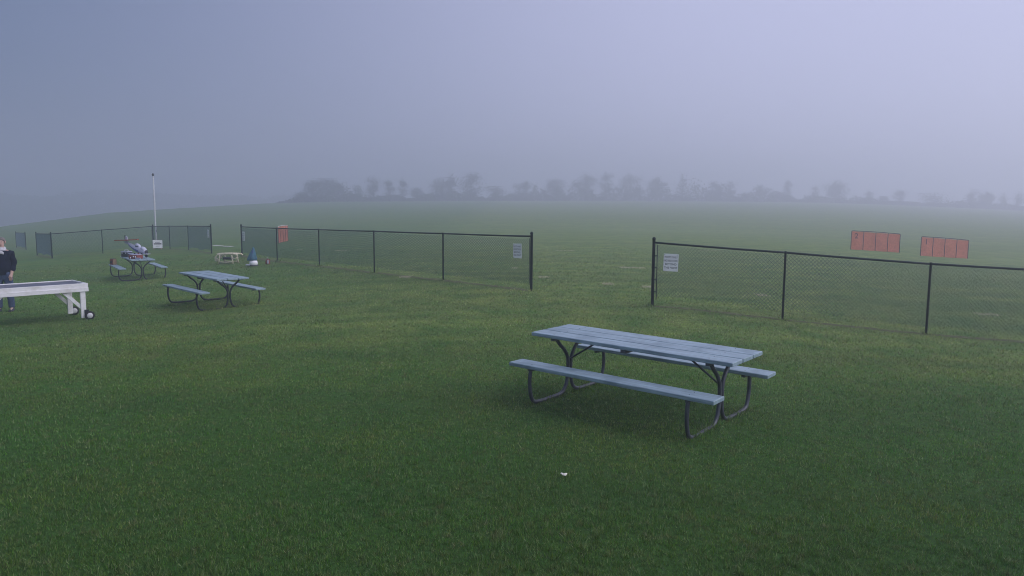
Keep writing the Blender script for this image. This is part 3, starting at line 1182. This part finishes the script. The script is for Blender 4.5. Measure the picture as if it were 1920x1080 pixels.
# hooded blue and white thing, and the small jug
p = on_ground(474, 499)
root = thing('field_bag', 'blue pointed fabric bag over a white rounded base beside the cream stand', 'bag', p, radians(15))
secs = []
for z, rx, ry, ox in ((.22, .17, .13, -.02), (.30, .175, .13, -.01), (.40, .14, .11, .0), (.50, .105, .085, .02), (.60, .065, .055, .03), (.68, .030, .027, .035), (.71, .012, .012, .037)):
    secs.append([(ox + rx * (1 + .10 * sin(5 * q + z * 9)) * cos(q), ry * (1 + .08 * cos(4 * q)) * sin(q), z + .012 * sin(3 * q)) for q in np.linspace(0, 2 * pi, 20, endpoint=False)])
MB().loft(secs).build('hood', M['blue'], root)
MB().lathe([(.06, 0), (.12, .02), (.155, .09), (.15, .16), (.12, .215)], 18, (.03, 0, 0)).build('base', M['sign'], root)
MB().lathe([(.10, .0), (.165, .012), (.172, .035), (.15, .05)], 18, (.04, .01, 0)).build('base_rim', M['dark'], root)
MB().tube(smooth_path([(-.10, -.08, .05), (-.19, -.09, .06), (-.25, -.08, .05)], 4), [.03] * 8 + [.014], 8).build('strap', M['plane_white'], root)
MB().box((.00, -.12, .50), (.04, -.10, .60), .004).build('patch', M['plane_blue'], root)

p = on_ground(502, 495.5)
root = thing('fuel_jug', 'small red-brown and white jug on the grass near the fence', 'jug', p, radians(10))
MB().lathe([(.05, 0), (.085, .01), (.09, .05), (.085, .13), (.06, .175), (.025, .20), (.022, .225)], 14).build('body', M['redbrown'], root)
MB().box((-.012, -.105, .03), (.05, -.08, .165), .012).build('label_patch', M['plane_white'], root)
MB().lathe([(.02, .226), (.028, .228), (.028, .25), (.018, .255)], 12).build('cap', M['plane_white'], root)
MB().tube(smooth_path([(.05, 0, .17), (.09, 0, .20), (.075, 0, .10)], 4), .010, 6).build('handle', M['redbrown'], root)


# ------------------------------------------------------------------ model aircraft and gear on the far table
def t3_point(x, y, z):
    return t3.location + Matrix.Rotation(-.941, 3, 'Z') @ Vector((x, y, z))


def make_aircraft():
    base = t3_point(-.05, .0, TH)
    root = thing('model_aircraft', 'white and blue model aircraft with red tail plane on the far picnic table', 'model aircraft', base, radians(-16))
    # local +x = nose (to the right of the lawn view), tail raised
    secs = []
    for x, zc, rw, rh in ((-.42, .55, .022, .035), (-.30, .46, .04, .06), (-.15, .38, .065, .085), (0, .31, .09, .11), (.16, .27, .10, .115), (.30, .235, .10, .105), (.38, .215, .085, .09), (.42, .205, .05, .055)):
        secs.append([(x, rw * cos(q), zc + rh * sin(q)) for q in np.linspace(0, 2 * pi, 16, endpoint=False)])
    fus = MB().loft(secs).build('fuselage', M['plane_white'], root)
    MB().loft([[(x + .0, (rw + .004) * cos(q), zc + (rh + .004) * sin(q)) for q in np.linspace(-.25 * pi, .1 * pi, 6)] + [(x, (rw - .012) * cos(q), zc + (rh - .012) * sin(q)) for q in np.linspace(.1 * pi, -.25 * pi, 6)]
               for x, zc, rw, rh in ((-.30, .46, .04, .06), (-.15, .38, .065, .085), (0, .31, .09, .11), (.16, .27, .10, .115))]).build('side_stripe', M['plane_blue'], fus)
    MB().loft([[(x, (rw + .004) * cos(q), zc + (rh + .004) * sin(q)) for q in np.linspace(1.0 * pi, 1.4 * pi, 6)] + [(x, (rw - .012) * cos(q), zc + (rh - .012) * sin(q)) for q in np.linspace(1.4 * pi, 1.0 * pi, 6)]
               for x, zc, rw, rh in ((-.30, .46, .04, .06), (-.15, .38, .065, .085), (0, .31, .09, .11), (.16, .27, .10, .115))]).build('side_stripe', M['plane_blue'], fus)
    secs = []
    for x, zc, rw, rh in ((-.06, .40, .02, .02), (-.02, .425, .055, .06), (.05, .43, .075, .075), (.13, .40, .07, .06), (.19, .36, .03, .025)):
        secs.append([(x, rw * cos(q), zc + rh * sin(q)) for q in np.linspace(0, 2 * pi, 14, endpoint=False)])
    MB().loft(secs).build('canopy', M['plane_white'], root)
    MB().box((.02, -.082, .375), (.15, -.058, .425), .008).build('windscreen', M['smoke'], root)
    secs = []
    for x, zc, rw, rh in ((.20, .30, .07, .05), (.26, .325, .09, .07), (.34, .29, .095, .08), (.40, .24, .07, .06)):
        secs.append([(x, rw * cos(q), zc + rh * sin(q)) for q in np.linspace(0, 2 * pi, 14, endpoint=False)])
    MB().loft(secs).build('cowling', M['plane_white'], root)
    MB().lathe([(.02, .40), (.07, .405), (.075, .43), (.03, .45)], 12, (0, 0, .20), 'X').build('nose_ring', M['dark'], root)
    # fin and red tail plane
    fin = [(-.50, .50), (-.36, .46), (-.37, .72), (-.43, .76), (-.47, .70)]
    MB().loft([[(x, y, z) for x, z in fin] for y in (-.012, .012)], False).build('fin', M['plane_white'], root)
    MB().box((-.475, -.016, .62), (-.445, .016, .775), .004).build('rudder', M['dark'], root)
    MB().loft([[(-.42 + x0, y * k, .605 + .05 * x0 + z) for y, z in ((-.10, -.016), (.10, -.016), (.10, .018), (-.10, .018))] for x0, k in ((-.48, .45), (-.25, .9), (0, 1.1), (.25, .9), (.50, .45))], False).build('tail_plane', M['plane_red'], root)
    # lower wing and wheels
    MB().loft([[(x0, y * k, .13 + z * k) for y, z in ((-.16, 0), (-.05, .03), (.12, .018), (.16, 0), (.0, -.012))] for x0, k in ((-.30, .7), (.10, 1), (.50, .8))], False).build('wing', M['plane_white'], root)
    for k, x in enumerate((.06, .22, .36)):
        MB().box((x - .035, -.165, .06), (x + .035, -.152, .17), .004).build('wing_stripe', (M['dark'], M['plane_red'], M['dark'])[k], root)
    for y in (-.12, .12):
        wh = MB().lathe([(.012, -.018), (.05, -.016), (.058, 0), (.05, .016), (.012, .018)], 14, (.30, y, .060), 'Y').build('wheel', M['rubber'], root)
        MB().tube([(.30, y, .06), (.26, y * .6, .20)], .008, 6).build('gear_strut', M['tube_dark'], root)
    return root


make_aircraft()


def on_t3(dx, dy, dz=0):
    return t3_point(dx, dy, TH + dz)


p = on_t3(-.62, -.22)
root = thing('tool_case', 'dark tool case with pale handle on the far picnic table beside the aircraft', 'tool case', p, radians(-20))
MB().box((-.17, -.11, .001), (.13, .11, .16), .012).build('case', M['dark'], root)
MB().box((-.18, -.115, .163), (.14, .115, .205), .012).build('lid', M['plane_white'], root)
MB().tube(smooth_path([(-.10, 0, .206), (-.09, 0, .25), (.05, 0, .25), (.06, 0, .206)], 4), .011, 6).build('handle', M['pole'], root)
for x in (-.10, .07):
    MB().box((x - .02, -.124, .11), (x + .02, -.117, .18), .002).build('latch', M['hub'], root)

p = on_t3(.52, -.12)
root = thing('field_box', 'red-brown field box with white tray on the far picnic table', 'box', p, radians(-20))
MB().box((-.19, -.13, .001), (.19, .13, .13), .008).build('box_body', M['redbrown'], root)
MB().box((-.17, -.11, .131), (.17, .11, .145), .004).build('tray', M['plane_white'], root)
for x in (-.10, .04, .13):
    MB().lathe([(.005, -.004), (.026, -.003), (.026, .003), (.005, .004)], 12, (x, -.137, .06 + .03 * sin(x * 20)), 'Y').build('dial', M['sign'], root)
MB().box((.14, -.16, .001), (.36, -.135, .05), .004).build('white_plank', M['plane_white'], root)

p = t3_point(-.86, -BO, SH)
root = thing('radio_box', 'small dark red and tan box on the bench of the far picnic table', 'box', p, radians(-25))
MB().box((-.085, -.07, .001), (.085, .07, .20), .008).build('box_body', M['redbrown'], root)
MB().box((.087, -.066, .004), (.10, .066, .19), .003).build('side_panel', M['tan'], root)
MB().box((-.06, -.078, .06), (.05, -.072, .12), .002).build('front_label', M['dark'], root)
MB().box((-.07, -.055, .201), (.07, .055, .215), .003).build('lid', M['dark'], root)

# ------------------------------------------------------------------ small things on the lawn
p = on_ground(1057, 900)
vs, fs = [], []
out = [(-.026, .004), (-.018, .011), (-.004, .004), (.004, .018), (.018, .016), (.024, .0), (.014, -.012), (-.006, -.008), (-.020, -.004)]
for t, zz in ((1, 0), (.6, .004), (.2, .006)):
    for i, (x, y) in enumerate(out):
        vs.append((x * 1.15 * t, y * 1.15 * t, .046 + zz + .010 * math.sin(i * 1.7) * t))
n = len(out)
for k in range(2):
    for i in range(n):
        j = (i + 1) % n
        fs.append((k * n + i, k * n + j, (k + 1) * n + j, (k + 1) * n + i))
fs.append(tuple(2 * n + i for i in range(n)))
o = MB().add(vs, fs, True).build('fallen_leaf', M['leaf'])
sol = o.modifiers.new('thick', 'SOLIDIFY'); sol.thickness = .0015
o.location = p
tag(o, 'curled pale fallen leaf lying alone on the lawn in front of the large table', 'leaf')

# pale clippings raked by the mower, left on the field
clip = [(1185, 502.5, 46, 3), (1140, 533, 18, 2), (1428, 554, 22, 1.5), (1215, 539, 24, 1.5), (1850, 590, 40, 1.5), (965, 503, 10, 1), (560, 469, 12, 1),
        (1020, 520, 20, 1), (890, 452, 30, 1), (1330, 470, 40, 1), (1060, 470, 34, 1), (760, 520, 20, 1.5), (640, 470, 24, 1)]
X, Y, Wd = [], [], []
for u, v, wpx, k in clip:
    c = on_ground(u, v)
    sc = c[1] / F_PX
    m = int(300 * k)
    X += list(c[0] + rng.uniform(-.5, .5, m) * wpx * sc); Y += list(c[1] + rng.normal(0, .10 * k ** .5, m)); Wd += [.007] * m
X, Y, Wd = np.array(X), np.array(Y), np.array(Wd)
o = blades_mesh('grass_clippings', X, Y, np.full(len(X), .07), Wd * 1.5, rng.uniform(.9, 1.5, len(X)), None, M['straw'])
tag(o, 'pale dry grass clippings left in thin streaks on the field', 'clippings', kind='stuff')

a, b = on_ground(398, 460.5), on_ground(436, 463)
d = (b - a)[:2] / np.hypot(*(b - a)[:2]); nn = np.array([-d[1], d[0]])
vs, fs = [], []
for k in range(13):
    c = a + (b - a) * k / 12
    for s in (-.13, .13):
        x, y = c[0] + nn[0] * s * random.uniform(.7, 1.2), c[1] + nn[1] * s * random.uniform(.7, 1.2)
        vs.append((x, y, gz(x, y) + .02))
    if k:
        fs.append((2 * k - 2, 2 * k - 1, 2 * k + 1, 2 * k))
o = MB().add(vs, fs).build('chalk_line', M['chalk'])
tag(o, 'pale chalked line on the grass beyond the far gate opening', 'line', kind='structure')


# ------------------------------------------------------------------ trees along the far edge
def limb(mb, p, q, r0, r1, wob):
    p, q = Vector(p), Vector(q)
    pts = [p.lerp(q, t) + Vector((random.uniform(-1, 1), random.uniform(-1, 1), random.uniform(-.5, .5))) * wob * sin(pi * t) for t in (0, .33, .66, 1)]
    mb.tube(pts, [r0 + (r1 - r0) * t for t in (0, .33, .66, 1)], 5, cap=False)
    return pts


def make_tree(u, v_top, wpx, D, kind, label=None):
    t = ray(u, 380); tt = t[0] / t[1]
    x, y = tt * D, D
    z = gz(x, y)
    top = at_depth(u, v_top, D)
    H = max(2.5, top[2] - z)
    R = max(1.2, wpx * .5 / F_PX * D)
    labels = {'broad': 'broad rounded tree fading into fog at the far edge of the field',
              'ragged': 'tall ragged tree with open crown fading into fog beyond the field',
              'slender': 'slender sparse tree standing in fog above the far hedgerow',
              'bush': 'low bushy tree fading into fog at the far edge of the field'}
    root = thing('field_tree', label or labels[kind], 'tree', (x, y, z - .1), random.uniform(0, 6.28), kind + ' trees in the fog')
    tr = MB()
    trunk_h = H * {'broad': .14, 'ragged': .1, 'slender': .2, 'bush': .08}[kind]
    r0 = H * .022
    tp = limb(tr, (0, 0, -.3), (random.uniform(-.3, .3), random.uniform(-.3, .3), H * .92), r0, r0 * .15, H * .02)
    ends = []
    nl = {'broad': 22, 'ragged': 18, 'slender': 13, 'bush': 12}[kind]
    for k in range(nl):
        f = random.uniform(trunk_h / H, .88)
        base = tp[0].lerp(tp[3], f)
        az = random.uniform(0, 2 * pi)
        # crown outline
        s = (f - trunk_h / H) / (1 - trunk_h / H)
        prof = {'broad': math.sqrt(max(.05, 1 - (1.5 * s - .6) ** 2)), 'ragged': .55 + .5 * random.random(), 'slender': .5 + .4 * random.random(), 'bush': .9}[kind]
        ln = R * prof * random.uniform(.65, 1.05)
        rise = H * random.uniform(.06, .20) * (1.2 - s)
        e = base + Vector((cos(az) * ln, sin(az) * ln, rise))
        e.z = min(e.z, H)
        pts = limb(tr, base, e, r0 * (1 - f) * .7 + .06, .04, ln * .08)
        ends += [(pts[2], ln * .30), (pts[3], ln * .28)]
        for j in range(2):
            q = pts[random.choice((1, 2))]
            e2 = q + Vector((random.uniform(-1, 1) * ln * .45, random.uniform(-1, 1) * ln * .45, random.uniform(.1, .5) * ln * .5))
            e2.z = min(e2.z, H)
            limb(tr, q, e2, .07, .03, ln * .06)
            ends.append((e2, ln * .25))
    ends.append((tp[3], R * .22))
    tr.build('trunk', M['bark'], root)
    per = {'broad': 27, 'ragged': 14, 'slender': 10, 'bush': 28}[kind]
    cs, ss = [], []
    for e, sp in ends:
        m = int(per * random.uniform(.4, 1.5))
        sp = max(sp, .5)
        c = np.array(e)[None] + rng.normal(0, 1, (m, 3)) * (np.array([sp, sp, sp * .9]) * 1.05)[None]
        cs.append(c)
    m = {'broad': 160, 'ragged': 130, 'slender': 70, 'bush': 60}[kind]      # shoots and ivy along the stem
    zz = H * rng.uniform(.02, .95, m)
    cs.append(np.stack([rng.normal(0, R * .30, m) * (1.15 - zz / H), rng.normal(0, R * .30, m) * (1.15 - zz / H), zz], 1))
    if kind == 'bush':
        m = 260
        c = np.stack([rng.normal(0, R * .45, m), rng.normal(0, R * .45, m), rng.uniform(0, H * .8, m)], 1)
        cs.append(c)
    c = np.concatenate(cs)
    c[:, 2] = np.clip(c[:, 2], .1, H * 1.02)
    leaf_cloud('crown', c, .12 + .008 * H, root, M['foliage_a'] if random.random() < .5 else M['foliage_b'])
    return root


def leaf_cloud(name, c, size, parent, material):
    n = len(c)
    a = rng.normal(0, 1, (n, 3)); a /= np.linalg.norm(a, axis=1)[:, None]
    b = rng.normal(0, 1, (n, 3)); b -= (a * b).sum(1)[:, None] * a; b /= np.linalg.norm(b, axis=1)[:, None]
    s = size * rng.uniform(.5, 1.5, (n, 1))
    v = np.stack([c - a * s, c - b * s * .6, c + a * s, c + b * s * .6], 1).reshape(-1, 3)
    me = bpy.data.meshes.new(name)
    me.from_pydata(v.tolist(), [], np.arange(4 * n).reshape(-1, 4).tolist())
    me.materials.append(material)
    return link(name, me, parent)


TREES = [  # pixel column, pixel of the top, width in pixels, distance, kind
    (566, 360, 26, 215, 'bush', 'small bush at the bare end of the foggy hedgerow'), (588, 339, 40, 218, 'broad'), (612, 335, 50, 222, 'broad', 'widest and darkest tree of the clump at the end of the foggy hedgerow'), (636, 341, 34, 225, 'broad'),
    (672, 346, 20, 235, 'ragged'), (700, 330, 32, 235, 'ragged'), (729, 335, 26, 238, 'ragged'), (756, 332, 22, 240, 'slender'), (782, 352, 26, 245, 'bush'),
    (830, 333, 46, 245, 'broad'), (846, 324, 22, 255, 'ragged'), (882, 323, 46, 248, 'broad'), (930, 350, 40, 255, 'bush'), (972, 343, 30, 258, 'bush'), (986, 337, 20, 262, 'ragged'),
    (1042, 334, 38, 270, 'broad'), (1098, 324, 40, 275, 'broad'), (1134, 320, 34, 278, 'ragged'), (1182, 324, 44, 278, 'broad'), (1232, 330, 36, 276, 'broad'), (1278, 322, 38, 272, 'ragged'),
    (1342, 337, 28, 272, 'broad'), (1368, 339, 24, 272, 'ragged'), (1424, 345, 20, 268, 'slender'), (1476, 334, 22, 266, 'slender', 'tallest of the slender sparse trees, rising well above the foggy hedgerow'), (1527, 348, 16, 266, 'slender'),
    (1565, 338, 44, 262, 'broad', 'broad rounded tree standing alone over the hedgerow, beyond the orange barriers'), (1628, 354, 20, 262, 'slender'), (1656, 368, 26, 262, 'bush'), (1686, 355, 26, 260, 'ragged'), (1750, 362, 54, 258, 'bush', 'wide low bushy tree beyond the orange barriers'), (1820, 354, 24, 256, 'ragged'), (1850, 358, 26, 256, 'broad'),
    (1882, 360, 18, 255, 'slender'), (1908, 356, 18, 255, 'slender'), (1945, 360, 36, 255, 'broad'),
]
for t in TREES:
    make_tree(*t)

# the hedgerow and scrub that run between the trees read as one mass
cs = []
for u in np.arange(556, 2100, 1.1):
    D = float(np.interp(u, [556, 650, 900, 1200, 1500, 1950], [214, 238, 262, 282, 272, 262]))
    hpx = float(np.interp(u, [556, 640, 800, 900, 960, 1020, 1100, 1250, 1380, 1500, 1700, 1800, 1950], [5, 10, 12, 9, 13, 20, 27, 27, 17, 9, 7, 8, 12]))
    hpx *= .15 + 1.4 * value_noise(np.array([u]), np.array([1.0]), .07, 11)[0] * (.4 + 1.1 * value_noise(np.array([u]), np.array([5.0]), .31, 13)[0])
    d = ray(u, 380); x = d[0] / d[1] * D
    Hh = hpx / F_PX * D
    m = 30
    yy = D - 12 + rng.uniform(-6, 6, m)
    xx = x + rng.normal(0, .5, m)
    zz = ground_z(xx, yy) + Hh * rng.random(m) ** 1.3
    cs.append(np.stack([xx, yy, zz], 1))
o = leaf_cloud('hedgerow', np.concatenate(cs), .34, None, M['foliage_b'])
tag(o, 'low misty hedgerow and scrub along the far edge of the field', 'hedgerow', kind='stuff')

# wooded slope far behind the crest, only a dim mass in the fog
cs = []
for u in np.arange(-200, 560, 3.0):
    D = float(np.interp(u, [-200, 560], [400, 470]))
    d = ray(u, 390); x = d[0] / d[1] * D
    vt = float(np.interp(u, [-200, 0, 200, 420, 560], [362, 366, 364, 366, 374])) + 14 * (value_noise(np.array([u]), np.array([2.0]), .03, 12)[0] - .5)
    topz = at_depth(u, vt, D)[2]
    z0 = gz(x, D)
    m = 60
    cs.append(np.stack([x + rng.normal(0, 2.0, m), D + rng.uniform(-10, 10, m), z0 + (topz - z0) * rng.random(m)], 1))
o = leaf_cloud('far_wood', np.concatenate(cs), 1.1, None, M['foliage_b'])
tag(o, 'dim far wood behind the field crest, almost lost in fog', 'wood', kind='stuff')

# ------------------------------------------------------------------ the fog
HAZE_DENSITY = .0066
hb = MB().box((-700, -700, -26), (700, 700, 30))
m = bpy.data.materials.new('fog')
m.use_nodes = True
m.node_tree.nodes.clear()
mo = m.node_tree.nodes.new('ShaderNodeOutputMaterial')
pv = m.node_tree.nodes.new('ShaderNodeVolumePrincipled')
pv.inputs['Color'].default_value = (.88, .90, 1.0, 1)
pv.inputs['Density'].default_value = HAZE_DENSITY
pv.inputs['Anisotropy'].default_value = .55
m.node_tree.links.new(pv.outputs['Volume'], mo.inputs['Volume'])
o = hb.build('haze', m)
tag(o, 'pale even fog over the whole field', 'fog', kind='stuff')
